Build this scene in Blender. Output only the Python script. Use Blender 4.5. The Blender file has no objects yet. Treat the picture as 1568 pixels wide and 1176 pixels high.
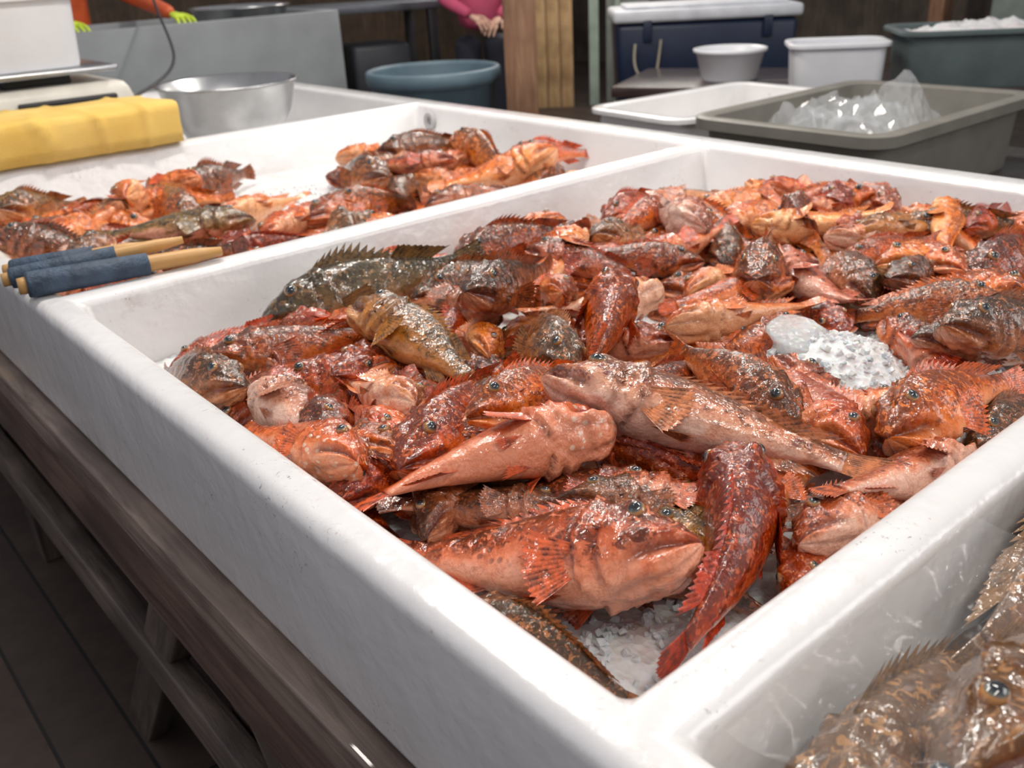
import bpy, bmesh, math, random
import numpy as np
from mathutils import Vector, Matrix, noise, Euler
random.seed(7); rng=np.random.RandomState(7)
RZ=0.95
COL=bpy.context.scene.collection
# ---------------------------------------------------------------- helpers
def link(o,parent=None):
    COL.objects.link(o)
    if parent: o.parent=parent
    return o
def group(name,loc=(0,0,0),rz=0):
    e=bpy.data.objects.new(name,None); e.location=loc; e.rotation_euler=(0,0,rz); e.empty_display_size=.1
    return link(e)
def obj_from(name,verts,faces,mat=None,parent=None,smooth=False):
    me=bpy.data.meshes.new(name); me.from_pydata([tuple(v) for v in verts],[],faces); me.update()
    if mat: me.materials.append(mat)
    if smooth: me.polygons.foreach_set('use_smooth',[True]*len(me.polygons))
    return link(bpy.data.objects.new(name,me),parent)
def bevel(o,w,seg=3):
    m=o.modifiers.new('bevel','BEVEL'); m.width=w; m.segments=seg; m.limit_method='ANGLE'; m.angle_limit=math.radians(30)
    o.data.polygons.foreach_set('use_smooth',[True]*len(o.data.polygons))
    return o
def box(name,size,loc,mat,parent=None,rot=(0,0,0),bv=0.004,taper=1.0):
    x,y,z=[s/2 for s in size]; t=taper
    v=[(-x*t,-y*t,-z),(x*t,-y*t,-z),(x*t,y*t,-z),(-x*t,y*t,-z),(-x,-y,z),(x,-y,z),(x,y,z),(-x,y,z)]
    f=[(0,3,2,1),(4,5,6,7),(0,1,5,4),(1,2,6,5),(2,3,7,6),(3,0,4,7)]
    o=obj_from(name,v,f,mat,parent); o.location=loc; o.rotation_euler=rot
    if bv: bevel(o,bv,2)
    return o
def lathe(name,prof,mat,parent=None,loc=(0,0,0),n=48,sx=1,sy=1):
    vs=[];fs=[]
    for r,z in prof:
        for i in range(n):
            a=2*math.pi*i/n; vs.append((r*math.cos(a)*sx,r*math.sin(a)*sy,z))
    for j in range(len(prof)-1):
        for i in range(n):
            k=(i+1)%n; fs.append((j*n+i,j*n+k,(j+1)*n+k,(j+1)*n+i))
    o=obj_from(name,vs,fs,mat,parent,True); o.location=loc
    return o
def tub(name,L,W,H,loc,mat,parent=None,rz=0,wall=.012,rim=.03,taper=.86,rad=.06,liph=.018):
    """open tapered tub, rounded corners, rolled lip. loc = centre of bottom"""
    def ring(lx,wy,r,z):
        pts=[]
        r=min(r,lx*.95,wy*.95)
        for cx,cy,a0 in((lx-r,wy-r,0),(-lx+r,wy-r,90),(-lx+r,-wy+r,180),(lx-r,-wy+r,270)):
            for k in range(7):
                a=math.radians(a0+15*k); pts.append((cx+r*math.cos(a),cy+r*math.sin(a),z))
        return pts
    l,w=L/2,W/2; t=taper
    rings=[ring(l*t*.98,w*t*.98,rad*.8,0),ring(l*t,w*t,rad*.8,.012),ring(l-rim,w-rim,rad,H-liph),ring(l,w,rad+rim,H-liph),ring(l,w,rad+rim,H-.004),ring(l-.005,w-.005,rad+rim,H),
      ring(l-rim+.002-wall*.3,w-rim+.002-wall*.3,rad,H),ring(l-rim-wall,w-rim-wall,rad,H-.006),ring(l*t-wall,w*t-wall,rad*.8,.02),ring(l*t-wall-.01,w*t-wall-.01,rad*.7,wall)]
    vs=[p for r in rings for p in r]; n=28; fs=[]
    for j in range(len(rings)-1):
        for i in range(n):
            k=(i+1)%n; fs.append((j*n+i,j*n+k,(j+1)*n+k,(j+1)*n+i))
    fs.append(tuple(reversed(range(n)))); fs.append(tuple(range((len(rings)-1)*n,len(rings)*n)))
    o=obj_from(name,vs,fs,mat,parent,True); o.location=loc; o.rotation_euler=(0,0,rz)
    m=o.modifiers.new('e','EDGE_SPLIT'); m.split_angle=math.radians(50)
    return o
def tube(name,pts,r,mat,parent=None,caps=True):
    c=bpy.data.curves.new(name,'CURVE'); c.dimensions='3D'; c.bevel_depth=r; c.bevel_resolution=4; c.use_fill_caps=caps
    s=c.splines.new('NURBS'); s.points.add(len(pts)-1); s.use_endpoint_u=True; s.order_u=3
    for p,q in zip(s.points,pts): p.co=(*q,1)
    c.materials.append(mat)
    return link(bpy.data.objects.new(name,c),parent)
# ---------------------------------------------------------------- node materials
class NT:
    def __init__(s,name):
        s.m=bpy.data.materials.new(name); s.m.use_nodes=True; s.t=s.m.node_tree; s.b=s.t.nodes['Principled BSDF']
    def n(s,typ,**kw):
        nd=s.t.nodes.new(typ)
        for k,v in kw.items(): setattr(nd,k,v)
        return nd
    def l(s,a,b): s.t.links.new(a,b)
    def val(s,sock,v):
        if hasattr(v,'is_output') : s.l(v,sock)
        else: sock.default_value=v
    def math(s,op,a,b=0.0,c=None,clamp=False):
        nd=s.n('ShaderNodeMath',operation=op,use_clamp=clamp); s.val(nd.inputs[0],a); s.val(nd.inputs[1],b)
        if c is not None: s.val(nd.inputs[2],c)
        return nd.outputs[0]
    def mix(s,f,a,b,mode='MIX'):
        nd=s.n('ShaderNodeMix',data_type='RGBA',blend_type=mode); s.val(nd.inputs[0],f)
        for i,c in((6,a),(7,b)):
            if isinstance(c,tuple): c=(*c[:3],1)
            s.val(nd.inputs[i],c)
        return nd.outputs[2]
    def noise(s,vec,scale,detail=4,rough=.55,dist=0):
        nd=s.n('ShaderNodeTexNoise'); nd.inputs['Scale'].default_value=scale; nd.inputs['Detail'].default_value=detail
        nd.inputs['Roughness'].default_value=rough; nd.inputs['Distortion'].default_value=dist
        if vec is not None: s.l(vec,nd.inputs['Vector'])
        return nd.outputs[0]
    def vor(s,vec,scale):
        nd=s.n('ShaderNodeTexVoronoi'); nd.inputs['Scale'].default_value=scale; s.l(vec,nd.inputs['Vector']); return nd.outputs[0]
    def ramp(s,f,stops,interp='LINEAR'):
        nd=s.n('ShaderNodeValToRGB'); nd.color_ramp.interpolation=interp; e=nd.color_ramp.elements
        while len(e)<len(stops): e.new(.5)
        for q,(p,c) in zip(e,stops):
            q.position=p; q.color=(*c,1) if isinstance(c,tuple) else (c,c,c,1)
        s.l(f,nd.inputs[0]); return nd.outputs[0]
    def bump(s,h,strength=.3,dist=.01,prev=None):
        nd=s.n('ShaderNodeBump'); nd.inputs['Strength'].default_value=strength; nd.inputs['Distance'].default_value=dist
        s.l(h,nd.inputs['Height'])
        if prev is not None: s.l(prev,nd.inputs['Normal'])
        return nd.outputs[0]
    def coord(s,which='Object'): return s.n('ShaderNodeTexCoord').outputs[which]
def plain(name,c,rough=.5,metal=0,var=.15,scale=8,bump=.0,coat=0,**kw):
    t=NT(name); co=t.coord(); nz=t.noise(co,scale,5)
    lo=tuple(x*(1-var) for x in c); hi=tuple(min(1,x*(1+var)) for x in c)
    t.l(t.ramp(nz,[(.3,lo),(.7,hi)]),t.b.inputs['Base Color']); t.b.inputs['Roughness'].default_value=rough
    t.b.inputs['Metallic'].default_value=metal; t.b.inputs['Coat Weight'].default_value=coat
    for k,v in kw.items(): t.b.inputs[k.replace('_',' ')].default_value=v
    if bump: t.l(t.bump(t.noise(co,scale*6,4),bump,.005),t.b.inputs['Normal'])
    return t.m
def wood(name,c1,c2,axis=1,scale=3,rough=.6,coat=0):
    t=NT(name); co=t.coord(); mp=t.n('ShaderNodeMapping'); sc=[14,14,14]; sc[axis]=1.0
    mp.inputs['Scale'].default_value=[s*scale/3 for s in sc]; t.l(co,mp.inputs[0])
    a=t.noise(mp.outputs[0],3,8,.65,.8); b=t.noise(co,3.5,3)
    col=t.ramp(a,[(.3,c1),(.52,tuple((x+y)/2 for x,y in zip(c1,c2))),(.72,c2)])
    col=t.mix(t.math('MULTIPLY',t.ramp(b,[(.4,0.),(.65,1.)]),.6),col,tuple(x*.45 for x in c1))
    t.l(col,t.b.inputs['Base Color']); t.b.inputs['Roughness'].default_value=rough; t.b.inputs['Coat Weight'].default_value=coat
    t.l(t.bump(a,.5,.006),t.b.inputs['Normal']); return t.m
def fiberglass():
    t=NT('white_fiberglass'); co=t.coord(); a=t.noise(co,5,4); g=t.noise(co,60,6,.7); st=t.noise(co,17,6,.7)
    col=t.ramp(a,[(.3,(.76,.75,.745)),(.7,(.84,.83,.825))])
    col=t.mix(t.ramp(st,[(.62,0.),(.74,.5)]),col,(.57,.49,.44))
    spk=t.vor(co,38); w=t.noise(co,7,2)
    sm=t.math('MULTIPLY',t.ramp(spk,[(.04,1.),(.08,0.)]),t.ramp(w,[(.5,0.),(.62,1.)]))
    col=t.mix(t.math('MULTIPLY',sm,.5),col,(.45,.2,.12))
    scf=t.math('MULTIPLY',t.ramp(t.noise(co,75,3,.8,2.),[(.62,0.),(.66,1.)]),t.ramp(t.noise(co,9,2),[(.55,0.),(.65,.7)])); col=t.mix(scf,col,(.16,.16,.17))
    t.l(col,t.b.inputs['Base Color']); t.b.inputs['Roughness'].default_value=.28; t.b.inputs['Coat Weight'].default_value=.8
    t.b.inputs['Coat Roughness'].default_value=.08
    n1=t.bump(g,.15,.004); n2=t.bump(t.noise(co,13,3),.4,.008,n1); t.l(n2,t.b.inputs['Normal']); t.l(n2,t.b.inputs['Coat Normal']); return t.m
FIB=fiberglass()
def fish_mat(name,belly,flank,mid,back,spot=(.08,.02,.02),spots=.6,white=0.,fin=(.55,.12,.05),shift=0.,mott=1.):
    t=NT('skin_'+name)
    fc=t.n('ShaderNodeAttribute',attribute_name='fc'); sp=t.n('ShaderNodeSeparateColor'); t.l(fc.outputs['Color'],sp.inputs[0])
    H,K,D=sp.outputs
    rs=t.n('ShaderNodeAttribute',attribute_name='rest'); oi=t.n('ShaderNodeObjectInfo')
    off=t.n('ShaderNodeVectorMath',operation='ADD'); t.l(rs.outputs['Vector'],off.inputs[0])
    cb=t.n('ShaderNodeCombineXYZ'); t.l(t.math('MULTIPLY',oi.outputs['Random'],9.),cb.inputs[0]); t.l(cb.outputs[0],off.inputs[1])
    V=off.outputs[0]
    n1=t.noise(V,6,4,.6,.4); n2=t.noise(V,20,6,.7,.5); n3=t.noise(V,60,4,.7)
    h=t.math('ADD',H,t.math('MULTIPLY_ADD',n1,.9,-.45+shift)); h=t.math('ADD',h,t.math('MULTIPLY_ADD',n2,.5,-.25))
    col=t.ramp(h,[(.05,belly),(.25,flank),(.54,mid),(.82,back)])
    dk2=tuple(x*.55 for x in back)
    blot=t.math('MULTIPLY',t.ramp(n2,[(.52,0.),(.58,1.)]),t.ramp(h,[(.2,0.),(.45,.8*mott)]))
    col=t.mix(blot,col,dk2)
    big=t.math('MULTIPLY',t.ramp(t.noise(V,10,5,.65,.8),[(.54,0.),(.59,1.)]),t.ramp(H,[(.35,0.),(.6,.75*mott)])); col=t.mix(big,col,tuple(x*.85 for x in back))
    lite=t.math('MULTIPLY',t.ramp(t.noise(V,34,4,.6,1.),[(.54,0.),(.61,1.)]),t.ramp(h,[(.3,0.),(.5,.7)]))
    col=t.mix(lite,col,tuple(min(1,x*1.12+.03) for x in flank))
    vein=t.ramp(t.noise(V,11,6,.75,1.5),[(.47,0.),(.50,.45),(.53,0.)]); col=t.mix(vein,col,tuple(x*.8 for x in mid))
    vd=t.vor(V,30); msk=t.ramp(t.noise(V,5,2),[(.42,0.),(.55,1.)])
    s=t.math('MULTIPLY',t.ramp(t.math('ADD',vd,t.math('MULTIPLY_ADD',n3,.3,-.15)),[(.22,1.),(.34,0.)]),msk)
    s=t.math('MULTIPLY',s,t.ramp(H,[(.15,0.),(.4,spots)])); col=t.mix(s,col,spot)
    pv=t.math('MULTIPLY',t.ramp(t.vor(V,44),[(.16,.5),(.26,0.)]),t.ramp(t.noise(V,4,2),[(.5,0.),(.6,1.)])); col=t.mix(pv,col,tuple(min(1,x*1.05+.05) for x in belly))
    if white>0:
        vw=t.vor(V,26); sx=t.n('ShaderNodeSeparateXYZ'); t.l(rs.outputs['Vector'],sx.inputs[0])
        head=t.ramp(sx.outputs[0],[(.20,0.),(.28,1.)])
        w=t.math('MULTIPLY',t.math('MULTIPLY',t.ramp(vw,[(.20,1.),(.33,0.)]),head),white); col=t.mix(w,col,(.92,.72,.58))
    fcol=t.mix(t.ramp(t.noise(V,26,5,.7),[(.42,0.),(.6,1.)]),fin,tuple(x*.5 for x in back))
    fcol=t.mix(t.math('MULTIPLY',D,.4),fcol,tuple(min(1,x*1.4+.04) for x in fin))
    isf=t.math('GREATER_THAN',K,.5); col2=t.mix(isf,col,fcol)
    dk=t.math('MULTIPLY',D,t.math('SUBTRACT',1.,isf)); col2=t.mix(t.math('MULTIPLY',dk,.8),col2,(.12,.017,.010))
    hs=t.n('ShaderNodeHueSaturation'); t.l(t.math('MULTIPLY_ADD',oi.outputs['Random'],.016,.495),hs.inputs['Hue'])
    t.l(t.math('MULTIPLY_ADD',oi.outputs['Random'],.34,.80),hs.inputs['Value']); hs.inputs['Saturation'].default_value=1.06
    t.l(col2,hs.inputs['Color']); t.l(hs.outputs[0],t.b.inputs['Base Color'])
    t.b.inputs['Roughness'].default_value=.30; t.b.inputs['Coat Weight'].default_value=.9; t.b.inputs['Coat Roughness'].default_value=.055
    t.b.inputs['Specular IOR Level'].default_value=.3
    b1=t.bump(n3,.35,.0015); b2=t.bump(t.noise(V,15,3,.55),.55,.006,b1); t.l(b2,t.b.inputs['Normal'])
    c1_=t.bump(t.noise(V,19,3,.5),.75,.006); t.l(c1_,t.b.inputs['Coat Normal'])
    return t.m
MATS={
 'red':fish_mat('red',(.87,.36,.20),(.82,.20,.07),(.54,.08,.026),(.19,.036,.016),spots=.6,fin=(.70,.11,.045)),
 'redbrown':fish_mat('redbrown',(.83,.36,.20),(.66,.17,.06),(.33,.068,.027),(.10,.033,.016),spots=.5,fin=(.56,.11,.045)),
 'brown':fish_mat('brown',(.77,.34,.19),(.45,.145,.055),(.18,.062,.026),(.058,.029,.014),spots=.4,fin=(.38,.11,.04)),
 'olive':fish_mat('olive',(.80,.38,.26),(.30,.15,.055),(.11,.072,.028),(.042,.032,.014),spots=.4,fin=(.22,.12,.04)),
 'yellow':fish_mat('yellow',(.84,.42,.18),(.62,.24,.06),(.26,.11,.03),(.075,.042,.018),spots=.5,fin=(.46,.18,.04),shift=.04),
 'orange':fish_mat('orange',(.93,.48,.27),(.90,.30,.11),(.74,.155,.045),(.38,.07,.025),spots=.4,fin=(.83,.21,.07),shift=-.03,mott=.75),
 'coral':fish_mat('coral',(.88,.35,.22),(.85,.215,.105),(.67,.10,.042),(.29,.043,.02),spots=.25,white=.75,fin=(.78,.14,.065),shift=-.10,mott=.7),
 'saddle':fish_mat('saddle',(.92,.40,.28),(.83,.245,.145),(.45,.075,.037),(.115,.028,.015),spots=.6,fin=(.78,.14,.075),shift=-.05),
 'pink':fish_mat('pink',(.91,.55,.41),(.85,.32,.18),(.52,.11,.045),(.19,.043,.02),spots=.8,fin=(.78,.2,.09),shift=-.03),
 'pale':fish_mat('pale',(.93,.66,.53),(.87,.45,.31),(.50,.155,.075),(.16,.058,.03),spot=(.15,.02,.03),spots=1.,fin=(.72,.25,.12),shift=-.02),
 'dark':fish_mat('dark',(.68,.44,.22),(.48,.23,.075),(.30,.125,.038),(.13,.06,.02),spots=.3,fin=(.26,.13,.04),shift=.06,mott=.8),
}
def eye_mat():
    t=NT('fish_eye'); a=t.n('ShaderNodeAttribute',attribute_name='fc'); sp=t.n('ShaderNodeSeparateColor'); t.l(a.outputs['Color'],sp.inputs[0])
    t.l(t.ramp(sp.outputs[0],[(0.,(.16,.04,.02)),(.58,(.48,.22,.06)),(.68,(.16,.15,.12)),(.80,(.05,.06,.065)),(.90,(.012,.016,.02))]),t.b.inputs['Base Color'])
    t.b.inputs['Roughness'].default_value=.05; t.b.inputs['Coat Weight'].default_value=1; return t.m
EYE=eye_mat()
# ---------------------------------------------------------------- scorpionfish mesh
TT=[0,.02,.05,.1,.17,.25,.33,.42,.52,.62,.72,.80,.87]
TOP=[-.005,.022,.048,.082,.120,.140,.148,.142,.122,.095,.066,.048,.046]
BOT=[-.022,-.052,-.078,-.105,-.128,-.142,-.146,-.140,-.118,-.088,-.060,-.045,-.044]
WID=[.012,.046,.075,.100,.120,.128,.118,.100,.080,.058,.038,.024,.010]
def make_fish(name,bend=0.,vbend=0.,mouth=.5,raise_=.7,seed=0,flat=1.,flare=.12):
    r=random.Random(seed); V=[];Fc=[];C=[];MI=[]
    def prof(A,t): return float(np.interp(t,TT,A))
    NTt,NA=72,52
    for i in range(NTt):
        t=.87*(i/(NTt-1))**1.25
        top,bot,w=prof(TOP,t),prof(BOT,t),prof(WID,t)
        if t<.14: bot-=mouth*.03*math.sin(math.pi*min(1,t/.14))
        c=(top+bot)/2+.0; hh=(top-bot)/2
        for j in range(NA):
            a=2*math.pi*j/NA; sa,ca=math.sin(a),math.cos(a)
            y=w*math.copysign(abs(ca)**.9,ca)*(1-.22*sa); z=c+hh*math.copysign(abs(sa)**.92,sa)
            rel=Vector((0,y,z-c)); d=0; dark=0
            ang=math.degrees(math.atan2(sa,abs(ca)))
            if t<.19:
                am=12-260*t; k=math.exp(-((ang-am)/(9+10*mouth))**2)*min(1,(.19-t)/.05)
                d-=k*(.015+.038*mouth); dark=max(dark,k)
                for s in(-1,1):
                    kk=math.exp(-((ang-am-s*(22+8*mouth))/9)**2)*min(1,(.19-t)/.05); d+=kk*.012
            ke=math.exp(-((t-.155)/.035)**2-((ang-52)/17)**2); d+=ke*.026
            d-=math.exp(-((t-.16)/.05)**2-((ang-90)/16)**2)*.018
            to=.325-.06*(abs(ang+5)/90)**1.5
            if -78<ang<70:
                if t<to: d+=.022*math.exp(-(to-t)/.035)
                else:
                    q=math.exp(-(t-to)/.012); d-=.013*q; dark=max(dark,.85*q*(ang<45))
            tp=.235-.03*(abs(ang+15)/90)
            if -60<ang<40:
                q=math.exp(-((t-tp-.02)/.01)**2); d+=.012*math.exp(-((t-tp)/.012)**2)-.010*q; dark=max(dark,.45*q)
            if t<.26:
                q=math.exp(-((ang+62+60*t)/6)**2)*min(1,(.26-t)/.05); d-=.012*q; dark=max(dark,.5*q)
            P=Vector((.5-t,y,z)); nz=noise.fractal(P*26+Vector((seed*3.1,0,0)),.8,2.,3)
            d+=nz*(.008 if t<.3 else .0028)+.005*noise.noise(P*9+Vector((seed*5.,0,0)))
            if rel.length>1e-5: P+=rel.normalized()*d*min(1,(t+.01)/.05)
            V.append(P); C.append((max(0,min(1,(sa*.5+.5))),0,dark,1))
    for i in range(NTt-1):
        for j in range(NA):
            k=(j+1)%NA; Fc.append((i*NA+j,(i+1)*NA+j,(i+1)*NA+k,i*NA+k)); MI.append(0)
    Fc.append(tuple(range(NA))); MI.append(0); Fc.append(tuple(reversed(range((NTt-1)*NA,NTt*NA)))); MI.append(0)
    nbody=len(V)
    def fin(base,tip,n,jag=.25,ridge=.004,lat=Vector((0,1,0)),curl=0,rows=5):
        cols=2*n+1; s0=len(V)
        for c in range(cols):
            s=c/(cols-1); on=(c%2==0); b=base(s); tpp=tip(s); ln=1-(0 if on else jag)
            ln*=1-r.random()*.08
            for q in range(rows):
                u=q/(rows-1)*ln; p=b.lerp(tpp,u)+lat*((ridge if on else -ridge)*(.4+.6*u))+lat*curl*u*u
                V.append(p); C.append((u,1,1.0 if on else 0.,1))
        for c in range(cols-1):
            for q in range(rows-1):
                a=s0+c*rows+q; Fc.append((a,a+1,a+rows+1,a+rows)); MI.append(0)
    X=lambda t:.5-t
    lay=(1-raise_)
    def spn(s):
        t=.25+.33*s; return Vector((X(t),0,prof(TOP,t)-.008))
    def spt(s):
        t=.25+.33*s; hgt=(.05+.065*math.sin(math.pi*min(1,s*1.1+.12)))*raise_; return Vector((X(t)-.045-.05*lay,0.02*lay,prof(TOP,t)+hgt))
    fin(spn,spt,11,.5,.002,curl=.02*(r.random()-.5))
    fin(lambda s:Vector((X(.59+.17*s),0,prof(TOP,.59+.17*s)-.006)),lambda s:Vector((X(.64+.22*s),.03*lay,prof(TOP,.6+.16*s)+(.075-.03*s)*raise_)),9,.08,.003,curl=.02)
    fin(lambda s:Vector((X(.61+.12*s),0,prof(BOT,.61+.12*s)+.006)),lambda s:Vector((X(.69+.14*s),0,prof(BOT,.62+.1*s)-(.07-.03*s)*max(.4,raise_))),7,.1,.003,curl=-.02)
    sp_=.7+.5*raise_
    fin(lambda s:Vector((X(.855),0,.044-.088*s)),lambda s:Vector((X(.985+.025*math.sin(math.pi*s)),0,(.078-.156*s)*sp_)),12,.05,.0035,curl=.03*(r.random()-.3))
    for sd in(1,-1):
        fl=flare+.2*r.random()
        def pb(s,sd=sd): return Vector((X(.315+.01*s),sd*(prof(WID,.32)-.002-.02*s),-.015-.085*s))
        def pt(s,sd=sd,fl=fl):
            a=math.radians(16-62*s); L=.17-.04*abs(s-.3)
            return pb(s)+Vector((-L*math.cos(a)*.95,sd*L*(fl-.12),L*math.sin(a)*.9))
        fin(pb,pt,12,.10,.003,Vector((0,sd,0)),curl=.015)
        def vb(s,sd=sd): return Vector((X(.35+.035*s),sd*(.055-.01*s),prof(BOT,.36)+.014))
        def vt(s,sd=sd): return Vector((X(.50-.03*s),sd*(.075-.05*s),prof(BOT,.47)-.006-.01*s))
        fin(vb,vt,5,.15,.003,Vector((0,0,1)),curl=.0)
    for sd in(1,-1):
        for (t,a,L) in((.13,62,.022),(.19,60,.024),(.225,50,.022),(.24,10,.026),(.25,-12,.022)):
            w,hh=prof(WID,t),(prof(TOP,t)-prof(BOT,t))/2; cc=(prof(TOP,t)+prof(BOT,t))/2; a=math.radians(a)
            b=Vector((X(t),sd*w*math.cos(a)*(1-.2*math.sin(a)),cc+hh*math.sin(a))); nrm=Vector((0,sd*math.cos(a),math.sin(a))).normalized()
            tipp=b+nrm*L*.8+Vector((-L*1.1,0,0)); s0=len(V)
            for k in range(4):
                th=k*math.pi/2; V.append(b-nrm*.004+Vector((1,0,0))*.011*math.cos(th)+nrm.cross(Vector((1,0,0)))*.007*math.sin(th)); C.append((.8,0,0,1))
            V.append(tipp); C.append((.7,0,0,1))
            for k in range(4): Fc.append((s0+k,s0+(k+1)%4,s0+4)); MI.append(0)
    for sd in(1,-1):
        t=.155; w=prof(WID,t); a=math.radians(46); hh=(prof(TOP,t)-prof(BOT,t))/2; cc=(prof(TOP,t)+prof(BOT,t))/2
        ax=Vector((.12,sd*.93,.38)).normalized(); ctr=Vector((X(t),sd*w*math.cos(a)*.83,cc+hh*math.sin(a)*.93))+ax*.006; R=.0295
        q=ax.to_track_quat('Z','Y'); s0=len(V); nl,nm=9,16
        for i in range(nl):
            th=math.pi*.62*i/(nl-1)
            for j in range(nm):
                p=Vector((math.sin(th)*math.cos(2*math.pi*j/nm),math.sin(th)*math.sin(2*math.pi*j/nm),math.cos(th)))
                V.append(ctr+(q@p)*R); C.append((max(0,math.cos(th)),0,0,1))
        for i in range(nl-1):
            for j in range(nm):
                k=(j+1)%nm; Fc.append((s0+i*nm+j,s0+(i+1)*nm+j,s0+(i+1)*nm+k,s0+i*nm+k)); MI.append(1)
    rest=[p.copy() for p in V]
    def bnd(p):
        x,y,z=p; z*=flat; y*=(1+flat)/2
        if abs(bend)>1e-4:
            R=1/bend; th=bend*x; x,y=math.sin(th)*(R-y),R-math.cos(th)*(R-y)
        if abs(vbend)>1e-4:
            R=1/vbend; th=vbend*x; x,z=math.sin(th)*(R-z),R-math.cos(th)*(R-z)
        return Vector((x,y,z))
    V=[bnd(p) for p in V]
    me=bpy.data.meshes.new(name); me.from_pydata([tuple(p) for p in V],[],Fc); me.update()
    me.materials.append(MATS['red']); me.materials.append(EYE)
    me.polygons.foreach_set('material_index',MI); me.polygons.foreach_set('use_smooth',[True]*len(Fc))
    ca=me.attributes.new('fc','FLOAT_COLOR','POINT'); ca.data.foreach_set('color',np.array(C,dtype=np.float32).ravel())
    ra=me.attributes.new('rest','FLOAT_VECTOR','POINT'); ra.data.foreach_set('vector',np.array([tuple(p) for p in rest],dtype=np.float32).ravel())
    return me,np.array([tuple(p) for p in V[:nbody]])
VAR=[]
for i,(b,vb,mo,ra,fl,fr) in enumerate([(0,.0,.3,.6,1,.25),(.5,.0,.4,.45,.97,.18),(-.5,.1,.5,.35,1,.18),(.25,-.3,.9,.35,1,.18),(-.3,-.2,.15,.4,.92,.12),(.95,0,.3,.2,1,.05),(-.9,.1,.4,.3,.9,.12),(0,.3,.7,.6,1,.3),(.15,.1,.2,.35,.8,.12),(.12,-.15,.35,.2,.74,.08),(-.2,.1,.6,.3,.85,.12)]):
    VAR.append(make_fish('scorpionfish_mesh_%d'%i,b,vb,mo,ra,i+1,fl,fr))
# ---------------------------------------------------------------- settling
class Bed:
    def __init__(s,x0,x1,y0,y1,fn):
        s.x0,s.x1,s.y0,s.y1=x0,x1,y0,y1; s.nx=int((x1-x0)*100)+1; s.ny=int((y1-y0)*100)+1
        X,Y=np.meshgrid(x0+np.arange(s.nx)/100,y0+np.arange(s.ny)/100,indexing='ij'); s.H=np.vectorize(fn)(X,Y)
    def place(s,vi,hx,hy,tx,ty,a,z,L=None,minL=.22,lift=.03,parent=None,mat='red',name='fish'):
        me,pts=VAR[vi]; H=Vector((hx,hy));T=Vector((tx,ty)); d=(H-T); ln=d.length; d.normalize()
        L=L or min(.36,max(minL,ln*1.04)); 
        mid=(H+T)/2 if ln*1.04>=minL else H-d*L*.5
        r=Vector((d.y,-d.x)); sgn=-1 if r.dot(Vector((-.2,-.2))-mid)>0 else 1
        roll=math.radians(a)*sgn; yaw=math.atan2(d.y,d.x)
        pitch=0.
        for it in range(2):
            R=(Matrix.Rotation(yaw,3,'Z')@Matrix.Rotation(pitch,3,'Y')@Matrix.Rotation(roll,3,'X'))
            P=(pts*L)@np.array(R).T
            cx,cy=mid
            for ax in(0,1):
                lo,hi=P[:,ax].min(),P[:,ax].max(); l0,h0=((s.x0,s.x1),(s.y0,s.y1))[ax]; c=(cx,cy)[ax]
                c=max(c,l0+.010-lo); c=min(c,h0-.010-hi)
                if ax==0: cx=c
                else: cy=c
            ix=np.clip(((P[:,0]+cx-s.x0)*100).astype(int),0,s.nx-1); iy=np.clip(((P[:,1]+cy-s.y0)*100).astype(int),0,s.ny-1)
            B=np.full(s.H.shape,9.); np.minimum.at(B,(ix,iy),P[:,2]); m=B<8
            need=(s.H-B)
            gx,gy=np.nonzero(m); along=((gx/100+s.x0-cx)*d.x+(gy/100+s.y0-cy)*d.y); nd=need[m]
            f=along>0; zf=np.percentile(nd[f],80); zb=np.percentile(nd[~f],80)
            if it==0: pitch=-max(-.22,min(.22,math.atan2((zf-zb),L*.5)*.7))
        zc=np.percentile(nd,82)-.006
        if z is not None: zc=min(max(zc,z-lift),z+lift*.5)
        Tt=np.full(s.H.shape,-9.); np.maximum.at(Tt,(ix,iy),P[:,2]+zc); s.H=np.maximum(s.H,Tt)
        o=bpy.data.objects.new(name,me); link(o,parent); o.matrix_world=Matrix.Translation((cx,cy,RZ+zc))@R.to_4x4()@Matrix.Scale(L,4)
        o.material_slots[0].link='OBJECT'; o.material_slots[0].material=MATS[mat]
        return o
def gauss(x,y,cx,cy,r,h): return h*math.exp(-((x-cx)**2+(y-cy)**2)/(r*r))
def ice_h(x,y):
    return -.128+.008*noise.noise(Vector((x*9,y*9,0)))+gauss(x,y,.69,.28,.13,.080)+gauss(x,y,.10,.12,.10,.014)+gauss(x,y,.92,.22,.08,.07)+gauss(x,y,.75,.72,.07,.07)+gauss(x,y,1.1,.8,.2,.02)+gauss(x,y,.6,.5,.4,.02)
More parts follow.
